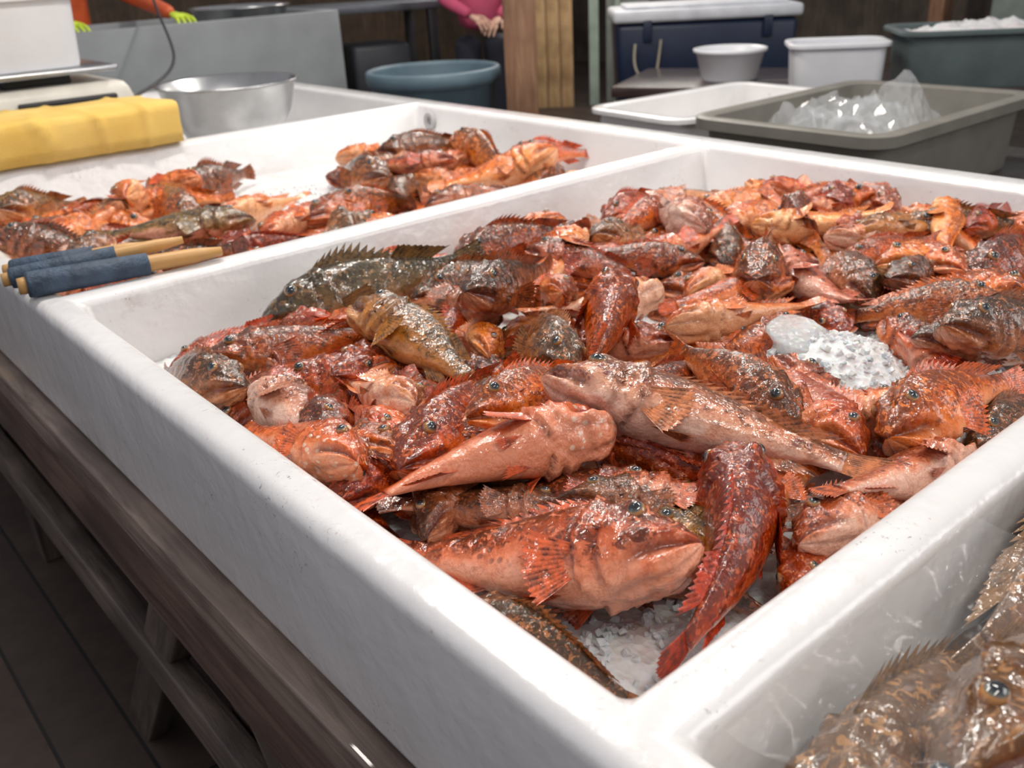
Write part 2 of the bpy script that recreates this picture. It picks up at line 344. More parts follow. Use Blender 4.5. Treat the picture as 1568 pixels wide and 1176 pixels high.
# ---------------------------------------------------------------- trays
XS=[-.052,0,1.50,1.575]; YS=[-1.30,-1.23,-.05,0,1.145,1.19,2.37,2.415,3.60,3.67]
def build_tray():
    vs=[];fs=[];idx={}
    def vt(x,y,z):
        k=(round(x,4),round(y,4),round(z,4))
        if k not in idx: idx[k]=len(vs); vs.append(k)
        return idx[k]
    zt=RZ; zb=RZ-.21; zf=RZ-.15; ins=.02
    for i in range(3):
        for j in range(len(YS)-1):
            x0,x1,y0,y1=XS[i],XS[i+1],YS[j],YS[j+1]
            if i==1 and j%2==1:
                tq=[(x0,y0),(x1,y0),(x1,y1),(x0,y1)]; bq=[(x0+ins,y0+ins),(x1-ins,y0+ins),(x1-ins,y1-ins),(x0+ins,y1-ins)]
                for k in range(4):
                    a,b=tq[k],tq[(k+1)%4]; c,d=bq[(k+1)%4],bq[k]; fs.append((vt(*a,zt),vt(*d,zf),vt(*c,zf),vt(*b,zt)))
                fs.append(tuple(vt(*p,zf) for p in bq))
            else: fs.append((vt(x0,y0,zt),vt(x1,y0,zt),vt(x1,y1,zt),vt(x0,y1,zt)))
    per=[(x,YS[0]) for x in XS]+[(XS[-1],y) for y in YS[1:]]+[(x,YS[-1]) for x in XS[-2::-1]]+[(XS[0],y) for y in YS[-2:0:-1]]
    n=len(per)
    def dn(p):
        return (p[0]+(.004 if p[0]==XS[0] else 0),p[1],zb)
    for k in range(n):
        a,b=per[k],per[(k+1)%n]; fs.append((vt(*a,zt),vt(*dn(a)),vt(*dn(b)),vt(*b,zt)))
    fs.append(tuple(reversed([vt(*dn(p)) for p in per])))
    o=obj_from('fish_display_tray',vs,fs,FIB)
    bm=bmesh.new(); bm.from_mesh(o.data); bmesh.ops.recalc_face_normals(bm,faces=bm.faces); bm.to_mesh(o.data); bm.free()
    bevel(o,.018,5); return o
tray=build_tray()
lathe('drain_ring',[(.012,0),(.028,0),(.028,.006),(.016,.006),(.012,-.01),(0.0001,-.01)],plain('drain_grey',(.45,.45,.45),.4),tray,(1.486,2.28,RZ-.05)).rotation_euler=(0,-math.pi/2,0)
# ---------------------------------------------------------------- ice
def ice_material(name='crushed_ice_mat',trans=.15):
    t=NT(name); co=t.coord(); v=t.vor(co,110); n=t.noise(co,40,5,.7); n2=t.noise(co,6,3)
    c=t.ramp(n,[(.3,(.84,.86,.87)),(.5,(.95,.95,.95)),(.66,(.96,.93,.91))])
    c=t.mix(t.ramp(n2,[(.55,0.),(.72,.4)]),c,(.86,.60,.52))
    t.l(c,t.b.inputs['Base Color'])
    t.b.inputs['Roughness'].default_value=.10; t.b.inputs['Transmission Weight'].default_value=trans; t.b.inputs['IOR'].default_value=1.31
    t.b.inputs['Subsurface Weight'].default_value=.35; t.b.inputs['Subsurface Scale'].default_value=.03
    t.l(t.bump(v,.6,.004,t.bump(n,.4,.004)),t.b.inputs['Normal']); return t.m
ICE=ice_material(); CLEARICE=ice_material('clear_ice_mat',.6)
def ice_bed(name,x0,x1,y0,y1,fn,step=.008,patches=()):
    g=group(name); nx=int((x1-x0)/step)+1; ny=int((y1-y0)/step)+1; vs=[];fs=[]
    for i in range(nx):
        for j in range(ny):
            x=x0+(x1-x0)*i/(nx-1); y=y0+(y1-y0)*j/(ny-1)
            z=fn(x,y)+.005*noise.noise(Vector((x*70,y*70,3)))+.003*noise.noise(Vector((x*150,y*150,3)))
            vs.append((x,y,RZ+max(z,-.147)))
    for i in range(nx-1):
        for j in range(ny-1): a=i*ny+j; fs.append((a,a+ny,a+ny+1,a+1))
    obj_from('ice_surface',vs,fs,ICE,g,True)
    vs=[];fs=[]
    for (cx,cy,r,n) in patches:
        for _ in range(n):
            a=random.random()*6.28; q=r*math.sqrt(random.random()); x=cx+q*math.cos(a); y=cy+q*math.sin(a)
            if not(x0+.01<x<x1-.01 and y0+.01<y<y1-.01): continue
            s=random.uniform(.002,.007); z=fn(x,y)+s*.4
            rt=Euler((random.random()*3,random.random()*3,random.random()*3)).to_matrix(); b=len(vs)
            for p in[(-1,-1,-.6),(1,-.8,-.7),(.8,1,-.6),(-1,.9,-.5),(-.8,-.9,.7),(.9,-1,.5),(1,.8,.8),(-.9,1,.5)]:
                p=Vector(p)+Vector((random.uniform(-.3,.3),random.uniform(-.3,.3),random.uniform(-.3,.3))); w=rt@p*s*.6
                vs.append((x+w.x,y+w.y,RZ+z+w.z))
            for f in((0,3,2,1),(4,5,6,7),(0,1,5,4),(1,2,6,5),(2,3,7,6),(3,0,4,7)): fs.append(tuple(b+k for k in f))
    if vs: obj_from('ice_chips',vs,fs,ICE,g)
    return g
ig=ice_bed('crushed_ice',.018,1.482,.018,1.127,ice_h,.008,[(.70,.28,.18,1000),(.92,.22,.12,400),(.11,.12,.11,300),(.75,.72,.1,300),(1.1,.8,.25,300)])
def ice2_h(x,y): return -.138+.008*noise.noise(Vector((x*7,y*7,5)))
ice_bed('crushed_ice.001',.018,1.482,1.208,2.352,ice2_h,.014,[(.8,1.85,.3,400),(.3,1.6,.3,300)])
def ice3_h(x,y): return -.13+.01*noise.noise(Vector((x*7,y*7,9)))
ice_bed('crushed_ice.002',.018,1.482,-1.21,-.068,ice3_h,.014,[(.3,-.3,.3,400)])
bm=bmesh.new(); bmesh.ops.create_icosphere(bm,subdivisions=3,radius=1)
for v in bm.verts:
    k=1+.22*noise.noise(v.co*1.7); v.co=Vector((v.co.x*.045*k,v.co.y*.040*k,v.co.z*.012*k))
me=bpy.data.meshes.new('ice_lump'); bm.to_mesh(me); bm.free(); me.polygons.foreach_set('use_smooth',[True]*len(me.polygons)); me.materials.append(CLEARICE)
o=link(bpy.data.objects.new('ice_lump',me),ig); o.location=(.68,.325,RZ-.036); o.rotation_euler=(.20,-.20,.4)
# ---------------------------------------------------------------- main pile
pile=group('scorpionfish_pile')
bed=Bed(0,1.5,0,1.145,ice_h)
kinds=['red','redbrown','brown','orange','pink','red','redbrown','coral','orange','brown','red']
def okfill(x,y):
    if x<.24 and y<.14: return False
    if (x-.70)**2+(y-.285)**2<.085**2: return False
    return True
TILTS=[15,35,55,65,75,85,-20,-45,30]
def filler(bed,parent,n,z,okf,x0,x1,y0,y1,kinds,lift=.02,L=(.23,.30)):
    c=0
    while c<n:
        x,y=random.uniform(x0,x1),random.uniform(y0,y1); a=random.uniform(0,6.28)
        if not okf(x,y): continue
        l=random.uniform(*L); dx,dy=math.cos(a)*l/2,math.sin(a)*l/2
        if not okf(x+dx*.8,y+dy*.8) or not okf(x-dx*.8,y-dy*.8): c+=.2; continue
        bed.place(random.choice([1,2,4,8,9,10,6,8,9,10,1,4]),x+dx,y+dy,x-dx,y-dy,random.choice(TILTS),z,L=l,lift=lift,parent=parent,mat=random.choice(kinds),name='scorpionfish_body')
        c+=1
filler(bed,pile,48,-.095,okfill,.06,1.42,.08,1.06,kinds)
filler(bed,pile,38,-.078,okfill,.08,1.42,.08,1.02,kinds)
filler(bed,pile,22,-.065,lambda x,y:x>.0,.05,.35,.22,.95,kinds,L=(.2,.26))
filler(bed,pile,20,-.05,lambda x,y:True,.95,1.42,.1,1.0,kinds,L=(.22,.28))
filler(bed,pile,10,-.04,lambda x,y:True,1.0,1.4,.1,.45,kinds,L=(.22,.28))
HERO=[ #hx,hy,tx,ty, tilt, mat, z, var, L
(25,104,61,92,22,'olive',-4.5,0,.40),(10,86,32,80,35,'redbrown',-6,8,.30),(3,72,1,96,20,'brown',-6,1,.26),(10,74,8,50,85,'pale',-5.5,2,.27),
(18,49,21,72,100,'pink',-6,4,.24),(30,80,30,52,60,'yellow',-3.5,3,.29),(39,68,65,77,5,'brown',-1.5,7,.27),(79,86,54,72,75,'orange',-4,1,.28),
(63,98,84,94,10,'redbrown',-5,1,.30),(63,60,36,41,-25,'red',-1.5,8,.31),(56,46,72,40,90,'orange',-4,9,.26),(69,57,55,62,100,'pink',-3.5,2,.24),
(38,47,50,66,30,'brown',-4,1,.26),(46,19,52,40,25,'redbrown',-3,3,.27),(45,10,55,24,60,'orange',-5,7,.24),(48,10,69,8,40,'red',-2.5,3,.28),
(75,16,95,5,20,'brown',-3,1,.28),(29,38,43,6,62,'pale',-2.0,9,.38),(27,30,3,38,112,'coral',-2,3,.29),(19,10,3,35,56,'saddle',-4.5,2,.33),
(35,15,12,3,5,'red',-5.5,5,.30),(3,25,5,12,20,'brown',-10,1,.22),(9,41,37,55,20,'red',-5,8,.33),(19,41,36,44,35,'red',-4,2,.26),
(3,41,1,66,60,'coral',-4.5,4,.26),(6,44,15,54,30,'redbrown',-6,1,.22),(22,26,30,12,90,'pink',-7,4,.24),(18,15,33,14,60,'yellow',-8.5,2,.25),
(28,6,45,5,70,'pink',-6,4,.24),(24,2,36,7,30,'orange',-7,1,.2),(26,12,40,14,60,'orange',-7,8,.22),(56,2,33,4,98,'pink',-3.5,10,.26),(17,26,29,15,60,'brown',-6,9,.25),(91,65,109,98,95,'pale',-2,7,.28),
(107,69,115,50,80,'orange',-3,1,.25),(106,49,125,43,90,'yellow',-3,4,.25),(94,36,114,32,50,'orange',-4,2,.25),(103,26,132,26,20,'redbrown',-3,4,.30),
(72,43,101,60,0,'redbrown',-2,7,.27),(91,52,83,32,95,'pink',-2.5,5,.24),(95,17,86,32,30,'redbrown',-5,1,.23),(88,34,105,52,60,'brown',-4,5,.24),
(77,82,96,83,40,'brown',-5,1,.24),(71,55,83,56,90,'orange',-3.5,4,.22),(74,20,86,10,30,'brown',-5,4,.24),(39,37,52,37,20,'redbrown',-5,4,.22),
(103,74,117,72,60,'orange',-4,2,.24),(60,5,78,4,30,'brown',-6,4,.24),(90,18,93,8,100,'pink',-6,4,.22),(80,72,98,70,80,'red',-4,1,.23),
(95,95,115,100,30,'red',-5,4,.25),(115,88,132,75,60,'orange',-5,1,.25),(125,60,140,80,20,'red',-5,2,.26),(118,20,135,12,20,'red',-3,4,.27),(84,62,70,80,20,'redbrown',-4,10,.24),(120,48,134,35,15,'brown',-4,1,.25),
(88,98,78,108,70,'orange',-5,4,.23),(104,86,90,84,30,'red',-3,1,.22),(120,70,108,58,-20,'redbrown',-2.5,2,.22),(132,45,118,38,80,'orange',-3,10,.22),(64,84,74,70,40,'redbrown',-4,2,.22),(52,60,60,74,70,'red',-3.5,4,.2),(84,44,72,50,50,'red',-4.5,8,.22),(6,98,24,100,60,'red',-8,8,.24)]
for q in sorted(HERO,key=lambda q:q[6]):
    bed.place(q[7],q[0]/100,q[1]/100,q[2]/100,q[3]/100,q[4],q[6]/100,L=q[8],lift=.018,parent=pile,mat=q[5],name='scorpionfish_body')
# ---------------------------------------------------------------- rear pile
pile2=group('scorpionfish_pile'); bed2=Bed(0,1.5,1.19,2.37,ice2_h)
def ok2(x,y):
    if (x-.80)**2+(y-1.80)**2<.13**2 or y>2.22: return False
    if x>1.2 and y>2.1: return False
    return abs(x-.72-(y-1.8)*.6)>.10 or y<1.55
k2=['brown','redbrown','red','redbrown','brown','orange','redbrown','orange']
filler(bed2,pile2,40,-.10,ok2,.06,1.38,1.28,2.2,k2,L=(.26,.33))
filler(bed2,pile2,16,-.08,ok2,.06,1.38,1.28,2.15,k2,L=(.26,.33))
H2=[(53,209,85,227,15,'brown',-6,0,.32),(32,189,50,225,90,'orange',-7,4,.28),(47,171,77,184,85,'orange',-6,9,.34),(10,207,33,224,15,'brown',-7,1,.32),
(47,158,23,171,50,'olive',-6,8,.34),(13,179,32,195,60,'orange',-8,2,.28),(4,183,15,170,30,'brown',-8,1,.30),(45,148,64,154,80,'orange',-7,4,.28),
(46,176,48,216,25,'redbrown',-8,4,.32),(90,167,94,199,20,'brown',-5,1,.32),(102,211,118,200,80,'orange',-5,4,.28),(107,189,128,180,20,'brown',-5,2,.30),
(127,184,118,149,25,'redbrown',-5,1,.32),(128,140,97,162,60,'orange',-7,2,.34),(58,150,88,155,50,'redbrown',-8,4,.32),(133,169,146,158,30,'red',-4,0,.25),(85,140,110,135,70,'brown',-8,4,.30),(75,140,60,132,70,'orange',-9,1,.26),(20,150,35,135,20,'brown',-8,1,.30),(112,165,98,180,60,'redbrown',-6,10,.28),(20,165,8,150,40,'brown',-8,2,.28)]
for q in sorted(H2,key=lambda q:q[6]):
    bed2.place(q[7],q[0]/100,q[1]/100,q[2]/100,q[3]/100,q[4],q[6]/100,L=q[8],lift=.025,parent=pile2,mat=q[5],name='scorpionfish_body')
# ---------------------------------------------------------------- front pile
pile3=group('brown_rockfish_pile'); bed3=Bed(0,1.5,-1.23,-.05,ice3_h)
filler(bed3,pile3,34,-.085,lambda x,y:True,.08,1.3,-1.1,-.14,['dark'],L=(.34,.46))
for q in [(4,-12,38,-11,35,'dark',-6.5,8,.40),(60,-11,28,-12,50,'dark',-5,9,.44),(12,-17,46,-18,60,'dark',-4,9,.44),(24,-36,56,-27,30,'dark',-3.5,2,.46),(8,-14,8,-45,60,'dark',-6,4,.36),(90,-15,58,-14,30,'dark',-4,8,.46),(42,-22,16,-28,80,'dark',-3.5,10,.4)]:
    bed3.place(q[7],q[0]/100,q[1]/100,q[2]/100,q[3]/100,q[4],q[6]/100,L=q[8],lift=.015,parent=pile3,mat=q[5],name='rockfish_body')
def film_mat(name,alpha=.22,sc=18,bs=.5):
    t=NT(name); t.b.inputs['Base Color'].default_value=(.85,.88,.9,1); t.b.inputs['Roughness'].default_value=.05; t.b.inputs['Alpha'].default_value=alpha
    t.b.inputs['Specular IOR Level'].default_value=1.; t.b.inputs['Coat Weight'].default_value=1.; t.b.inputs['Coat Roughness'].default_value=.03
    t.l(t.bump(t.noise(t.coord(),sc,3),bs,.01),t.b.inputs['Normal']); return t.m
def crumple(name,x0,x1,y0,y1,zf,mat,parent=None,nx=60,ny=60,smooth=True,jit=0):
    vs=[];fs=[]
    for i in range(nx):
        for j in range(ny):
            x=x0+(x1-x0)*i/(nx-1); y=y0+(y1-y0)*j/(ny-1); vs.append((x+random.uniform(-jit,jit),y+random.uniform(-jit,jit),zf(x,y)))
    for i in range(nx-1):
        for j in range(ny-1): a=i*ny+j; fs.append((a,a+ny,a+ny+1,a+1))
    return obj_from(name,vs,fs,mat,parent,smooth)
FILM=film_mat('clear_plastic',.06,30,.9)
def ridged(x,y,f,s): return (1-abs(noise.noise(Vector((x*f,y*f,s))))*2)
crumple('plastic_film',.015,.34,-.36,-.068,lambda x,y:RZ-.002+.012*ridged(x,y,7,1)+.008*ridged(x,y,17,4)-.03*max(0,(-y-.1)),FILM,None,90,80)
# ---------------------------------------------------------------- wooden table frame
WD=wood('weathered_wood',(.10,.065,.05),(.42,.32,.26),1,3,.45,.3); WDX=wood('weathered_wood_x_shaded',(.02,.014,.011),(.09,.065,.05),0,3,.5,.2)  # x-grain copy darkened in colour to imitate shade beneath the trays
WDZ=wood('weathered_wood_z_shaded',(.04,.028,.022),(.17,.125,.10),2,3,.5,.2); WDD=wood('wet_dark_wood',(.06,.034,.026),(.24,.145,.11),1,3,.35,.35)  # z-grain copy for legs and braces has under-table shade put into its tone
WDL=wood('lower_rail_wood_shaded',(.05,.035,.028),(.20,.15,.12),1,3,.5,.1)  # lower rail colour darkened to stand in for shade under the table
tb=group('wooden_table')
ZB=RZ-.21
box('rail_upper',(.045,4.9,.055),(-.052,1.2,ZB-.029),WD,tb)
box('apron_side',(.04,4.9,.17),(-.034,1.2,ZB-.142),WDD,tb)
box('apron_far',(.04,4.9,.17),(1.52,1.2,ZB-.142),WDD,tb)
for y in(-1.22,1.2,3.6): box('cross_rail',(1.5,.05,.17),(.75,y,ZB-.142),WDX,tb)
for i in range(11): box('deck_board',(1.55,.14,.02),(.74,-1.15+i*.47,ZB-.045),WDX,tb)
for y in(-1.1,.75,2.1,3.55):
    for x in(.03,1.45): box('leg',(.09,.09,ZB-.05),(x,y,(ZB-.05)/2),WDZ,tb)
box('lower_rail',(.04,4.7,.08),(-.04,1.2,.36),WDL,tb)
box('lower_rail_far',(.04,4.7,.08),(1.48,1.2,.36),WDL,tb)
box('diagonal_brace',(.04,.09,.85),(-.03,1.05,.33),WDZ,tb,rot=(math.radians(38),0,0))
box('diagonal_brace',(.04,.09,.75),(-.03,.45,.36),WDZ,tb,rot=(math.radians(-38),0,0))
# ---------------------------------------------------------------- floor & walls
def planks(name,c1,c2,axis,w=.14,rough=.55):
    t=NT(name); co=t.coord(); br=t.n('ShaderNodeTexBrick'); br.offset=.5; br.inputs['Scale'].default_value=1
    br.inputs['Brick Width'].default_value=2.4; br.inputs['Row Height'].default_value=w; br.inputs['Mortar Size'].default_value=.004
    mp=t.n('ShaderNodeMapping'); t.l(co,mp.inputs[0])
    if axis=='y': mp.inputs['Rotation'].default_value=(0,0,math.pi/2)
    t.l(mp.outputs[0],br.inputs['Vector']); br.inputs['Color1'].default_value=(*c1,1); br.inputs['Color2'].default_value=(*c2,1); br.inputs['Mortar'].default_value=(.004,.003,.003,1)
    n=t.noise(co,9,6,.7); t.l(t.mix(t.ramp(n,[(.35,.0),(.7,.6)]),br.outputs[0],tuple(x*.4 for x in c1)),t.b.inputs['Base Color'])
    t.b.inputs['Roughness'].default_value=rough; return t.m
box('floor',(16,16,.1),(4,3.5,-.05),planks('floor_planks',(.045,.03,.024),(.075,.05,.038),'y'),bv=0)
WOODW=wood('wall_wood',(.06,.04,.028),(.18,.12,.075),2,3,.7)
box('wall_back',(13,.12,3.2),(2.5,9.5,1.6),WOODW,bv=0)
box('wall_right',(.12,12,3.2),(9.0,3.5,1.6),wood('wall_wood_b',(.055,.044,.036),(.15,.115,.085),2,3,.7),bv=0)
ANG=math.atan2(-.67,.74); dirx=Vector((.74,-.67,0))
POST=wood('post_wood',(.22,.105,.06),(.50,.29,.17),2,3,.6)
pg=group('timber_post'); box('post_shaft',(.16,.16,3.2),(2.92,3.47,1.6),POST,pg,rot=(0,0,ANG))
TAN=wood('tan_boards',(.40,.24,.11),(.66,.45,.24),2,2,.6)
pt=group('plank_partition')
for i in range(4): box('board',(.118,.03,3.0),Vector((5.78,6.70,1.5))+dirx*(.125*i),TAN,pt,rot=(0,0,ANG))
gd=group('door_1')
GR=plain('sage_paint',(.32,.39,.33),.6)
for i,w_ in((0,.09),(1,.05)): box('door_jamb',(w_,.10,2.6),Vector((6.30,6.33,1.3))+dirx*(.22*i),GR,gd,rot=(0,0,ANG))
box('door_panel',(.40,.04,2.5),Vector((6.62,6.2,1.25)),plain('door_grey',(.22,.24,.22),.6),gd,rot=(0,0,ANG))
cu=group('strip_curtain'); CUR=plain('curtain_grey_green',(.32,.38,.35),.5)
for i in range(9): box('strip',(.03,.30,2.6),(8.7+.03*(i%2),1.1+i*.31,1.5),CUR,cu,bv=.005)
for (yy,nm) in((4.1,.14),(.6,.16)):
    g_=group('timber_post'); box('post_shaft',(.16,nm,3.2),(8.5,yy,1.6),POST,g_)
# ---------------------------------------------------------------- background items
GREYTANK=plain('grey_plastic',(.27,.29,.30),.45,scale=3)
def opentank(name,x0,x1,y0,y1,z0,z1,mat,w=.04):
    g=group(name)
    box('side_front',(x1-x0,w,z1-z0),((x0+x1)/2,y0+w/2,(z0+z1)/2),mat,g); box('side_back',(x1-x0,w,z1-z0),((x0+x1)/2,y1-w/2,(z0+z1)/2),mat,g)
    box('side_left',(w,y1-y0-2*w,z1-z0),(x0+w/2,(y0+y1)/2,(z0+z1)/2),mat,g); box('side_right',(w,y1-y0-2*w,z1-z0),(x1-w/2,(y0+y1)/2,(z0+z1)/2),mat,g)
    box('tank_floor',(x1-x0-2*w,y1-y0-2*w,.04),((x0+x1)/2,(y0+y1)/2,z1-.18),mat,g)
    return g
opentank('grey_holding_tank',.6,2.50,4.5,5.15,0,1.15,GREYTANK)
STEEL=plain('brushed_steel',(.50,.51,.52),.28,1,.08,20)
def bowl(name,R,H,loc,mat):
    return lathe(name,[(.001,0),(R*.35,.002),(R*.62,H*.22),(R*.85,H*.6),(R*.95,H*.97),(R,H),(R,H+.006),(R*.94,H+.004),(R*.83,H*.6),(R*.6,H*.25),(R*.34,.008),(.001,.006)],mat,None,loc,64)
bowl('steel_mixing_bowl',.235,.24,(1.03,2.79,RZ-.147),STEEL)
bowl('steel_mixing_bowl',.27,.20,(2.08,4.83,.991),STEEL)
BR=plain('blue_grey_plastic',(.11,.17,.21),.5)
lathe('round_trash_can',[(.001,0),(.27,0),(.28,.02),(.33,.78),(.35,.79),(.355,.81),(.355,.85),(.345,.86),(.33,.86),(.325,.84),(.27,.03),(.001,.03)],BR,None,(2.66,3.88,0),64)
cg=group('ice_chest_cooler',(4.4,3.5,0),ANG)
NAVY=plain('navy_plastic',(.012,.022,.055),.4); LID=plain('cooler_white',(.72,.74,.78),.4)
box('cooler_body',(1.06,.5,.52),(0,.1,.71),NAVY,cg,bv=.03,taper=.95); box('cooler_lid',(1.10,.54,.07),(0,.1,1.01),LID,cg,bv=.02); box('lid_top',(.95,.42,.02),(0,.1,1.055),LID,cg,bv=.008)
box('cooler_stand',(1.1,.5,.44),(0,.12,.22),plain('dark_crate',(.03,.03,.035),.7),cg)
for s in(-.35,.35): box('latch',(.05,.02,.12),(s,-.16,.93),NAVY,cg,bv=.005)
tube('rope_handle',[(-.42,-.16,.86),(-.44,-.2,.75),(-.38,-.22,.66),(-.30,-.2,.68),(-.28,-.17,.80),(-.27,-.16,.88)],.008,plain('rope',(.4,.36,.28),.8),cg)
DW=wood('dark_wet_wood',(.03,.017,.015),(.09,.05,.045),0,3,.3,.5)
st=group('dark_wood_table',(4.0,2.2,0),math.radians(-62))
box('table_top',(2.3,.75,.05),(0,0,.735),DW,st); 
for x in(-1.05,1.05):
    for y in(-.3,.3): box('table_leg',(.07,.07,.71),(x,y,.355),DW,st)
WP=plain('white_plastic',(.74,.75,.78),.35,var=.04)
lathe('white_tub',[(.001,0),(.13,0),(.135,.01),(.165,.13),(.178,.135),(.18,.15),(.172,.152),(.16,.14),(.128,.015),(.001,.012)],WP,None,(3.62,2.70,.76),48)
tub('white_storage_bin',.44,.34,.20,(3.66,2.14,.76),WP,None,math.radians(-50),rim=.02)
GT=plain('grey_green_plastic',(.095,.125,.125),.5)
gt=group('grey_ice_tote'); tub('tote_body',.80,.50,.24,(4.10,1.68,.76),GT,gt,math.radians(-48),rim=.035)
def lump(name,cx,cy,cz,rx,ry,hz,mat,parent,rz=0):
    n=40
    def zf(x,y):
        q=(x/rx)**2+(y/ry)**2; return hz*(1-min(1,q)*.6)+.02*noise.noise(Vector((x*14,y*14,cx)))+.012*noise.noise(Vector((x*40,y*40,cx)))
    o=crumple(name,-rx,rx,-ry,ry,zf,mat,parent,n,n); o.location=(cx,cy,cz); o.rotation_euler=(0,0,rz); return o
lump('ice_heap',4.10,1.68,.945,.32,.18,.075,ICE,gt,math.radians(-48))
TG=plain('taupe_grey_plastic',(.19,.18,.155),.4)
ng=group('grey_tote'); tub('tote_body',.98,.68,.24,(2.50,1.30,.66),TG,ng,0,rim=.04,rad=.05,liph=.035)
box('tote_lining',(.78,.46,.03),(2.5,1.3,.70),plain('dark_lining',(.04,.04,.045),.4),ng)
BAG=film_mat('bag_plastic',.20,6,.2)
rb=random.Random(11)
def bagsheet(name,x0,x1,y0,y1,zb,pk,nx,ny,amp):
    def zf(x,y):
        e=min((x-x0)/(x1-x0),(x1-x)/(x1-x0),(y-y0)/(y1-y0),(y1-y)/(y1-y0))*4; e=min(1,e)
        z=zb+e*(.03+rb.uniform(-amp,amp))
        for (px,py,ph,pr) in pk: z+=e*ph*max(0,1-math.hypot(x-px,y-py)/pr)
        return z
    crumple(name,x0,x1,y0,y1,zf,BAG,ng,nx,ny,False,.008)
bagsheet('plastic_bag',2.12,2.74,1.06,1.56,.82,[(2.58,1.22,.15,.16),(2.42,1.36,.10,.14),(2.28,1.45,.08,.12),(2.66,1.40,.09,.12),(2.3,1.2,.06,.12)],30,24,.018)
bagsheet('plastic_bag_fold',2.16,2.70,1.08,1.52,.78,[(2.50,1.26,.13,.2),(2.3,1.40,.12,.14)],18,15,.028)
sg=group('side_stand'); box('stand_top',(1.3,1.9,.04),(2.62,1.75,.64),DW,sg)
for x in(2.05,3.2):
    for y in(.9,2.6): box('stand_leg',(.07,.07,.62),(x,y,.31),DW,sg)
tub('white_shallow_tray',.86,.50,.20,(2.56,1.96,.66),FIB,None,math.radians(-4),rim=.035,taper=.93,rad=.05)
DK=plain('black_metal',(.018,.019,.022),.45)
eq=group('utility_cart',(3.0,5.6,0),-.3)
box('cart_top',(1.5,.6,.05),(0,0,1.1),plain('grey_steel_top',(.14,.15,.17),.4,.5),eq); box('cart_shelf',(1.4,.55,.04),(0,0,.45),DK,eq)
for x in(-.7,.7):
    for y in(-.26,.26): box('cart_leg',(.06,.06,1.08),(x,y,.54),DK,eq)
box('cart_bin',(.5,.4,.5),(-.3,0,.72),DK,eq,bv=.03); box('cart_bin',(.4,.4,.4),(.35,0,.67),plain('dark_slate',(.04,.045,.055),.5),eq,bv=.03)
eq2=group('stacked_crates'); box('crate',(.9,.6,.5),(7.8,2.2,.25),GT,eq2,bv=.03); box('crate',(.9,.6,.45),(7.8,2.2,.73),plain('teal_crate',(.08,.17,.18),.5),eq2,bv=.03)
# ---------------------------------------------------------------- towel, scale, container
YEL=NT('yellow_cloth'); co=YEL.coord(); YEL.l(YEL.ramp(YEL.noise(co,6,4),[(.3,(.72,.46,.10)),(.7,(.86,.62,.19))]),YEL.b.inputs['Base Color']); YEL.b.inputs['Roughness'].default_value=.95
YEL.l(YEL.bump(YEL.noise(co,250,3),.4,.003),YEL.b.inputs['Normal'])
tw=group('yellow_towel')
def towel():
    prof=[(2.352,.953),(2.346,.985),(2.344,1.015),(2.345,1.040),(2.349,1.052),(2.358,1.059),(2.39,1.061),(2.45,1.063),(2.52,1.064),(2.59,1.063),(2.635,1.060),(2.648,1.048),(2.65,1.0),(2.65,.955)]
    nx=110; vs=[];fs=[]
    for i in range(nx):
        x=-.25+.93*i/(nx-1)
        for k,(y,z) in enumerate(prof):
            fold=math.exp(-((x-.58)/.012)**2)+math.exp(-((x-.31-.02*math.sin(k))/.015)**2)+.8*math.exp(-((x-.12-.01*k)/.02)**2)+.9*math.exp(-((x-.47+.006*k)/.012)**2)
            w=.010*fold*(1 if k<5 else .2)+.012*noise.noise(Vector((x*6,k*.3,0)))
            vs.append((x+.010*noise.noise(Vector((k*.6,x*3,1))),y-w,z+(.012*noise.noise(Vector((x*5,k*.4,4)))+.006*fold if 2<k<11 else 0)))
    m=len(prof)
    for i in range(nx-1):
        for k in range(m-1): a=i*m+k; fs.append((a,a+m,a+m+1,a+1))
    fs.append(tuple(range(m))); fs.append(tuple((nx-1)*m+k for k in reversed(range(m))))
    o=obj_from('towel_fabric',vs,fs,YEL.m,tw,True); s=o.modifiers.new('s','SOLIDIFY'); s.thickness=.006; return o
towel()
sc=group('weighing_scale',(.50,3.1,0))
CREAM=plain('cream_enamel',(.66,.63,.56),.4)
box('support_crate',(.56,.40,.17),(0,0,.89),plain('board_white',(.6,.6,.6),.5),sc)
box('scale_body',(.50,.36,.10),(0,0,1.03),CREAM,sc,bv=.025,taper=1.12); box('scale_neck',(.2,.2,.03),(0,0,1.095),DK,sc); box('scale_platform',(.46,.36,.018),(0,0,1.12),STEEL,sc,bv=.006)
box('scale_display',(.30,.02,.05),(.05,-.198,1.02),DK,sc,rot=(.2,0,0),bv=.005)
tub('white_container',.40,.32,.22,(.47,3.1,1.131),WP,None,0,rim=.015)
tube('power_cable',[(.78,3.05,1.0),(.95,3.2,1.02),(1.15,3.5,1.06),(1.3,3.9,1.12),(1.42,4.3,1.22),(1.5,4.55,1.33),(1.56,4.8,1.5)],.006,DK)
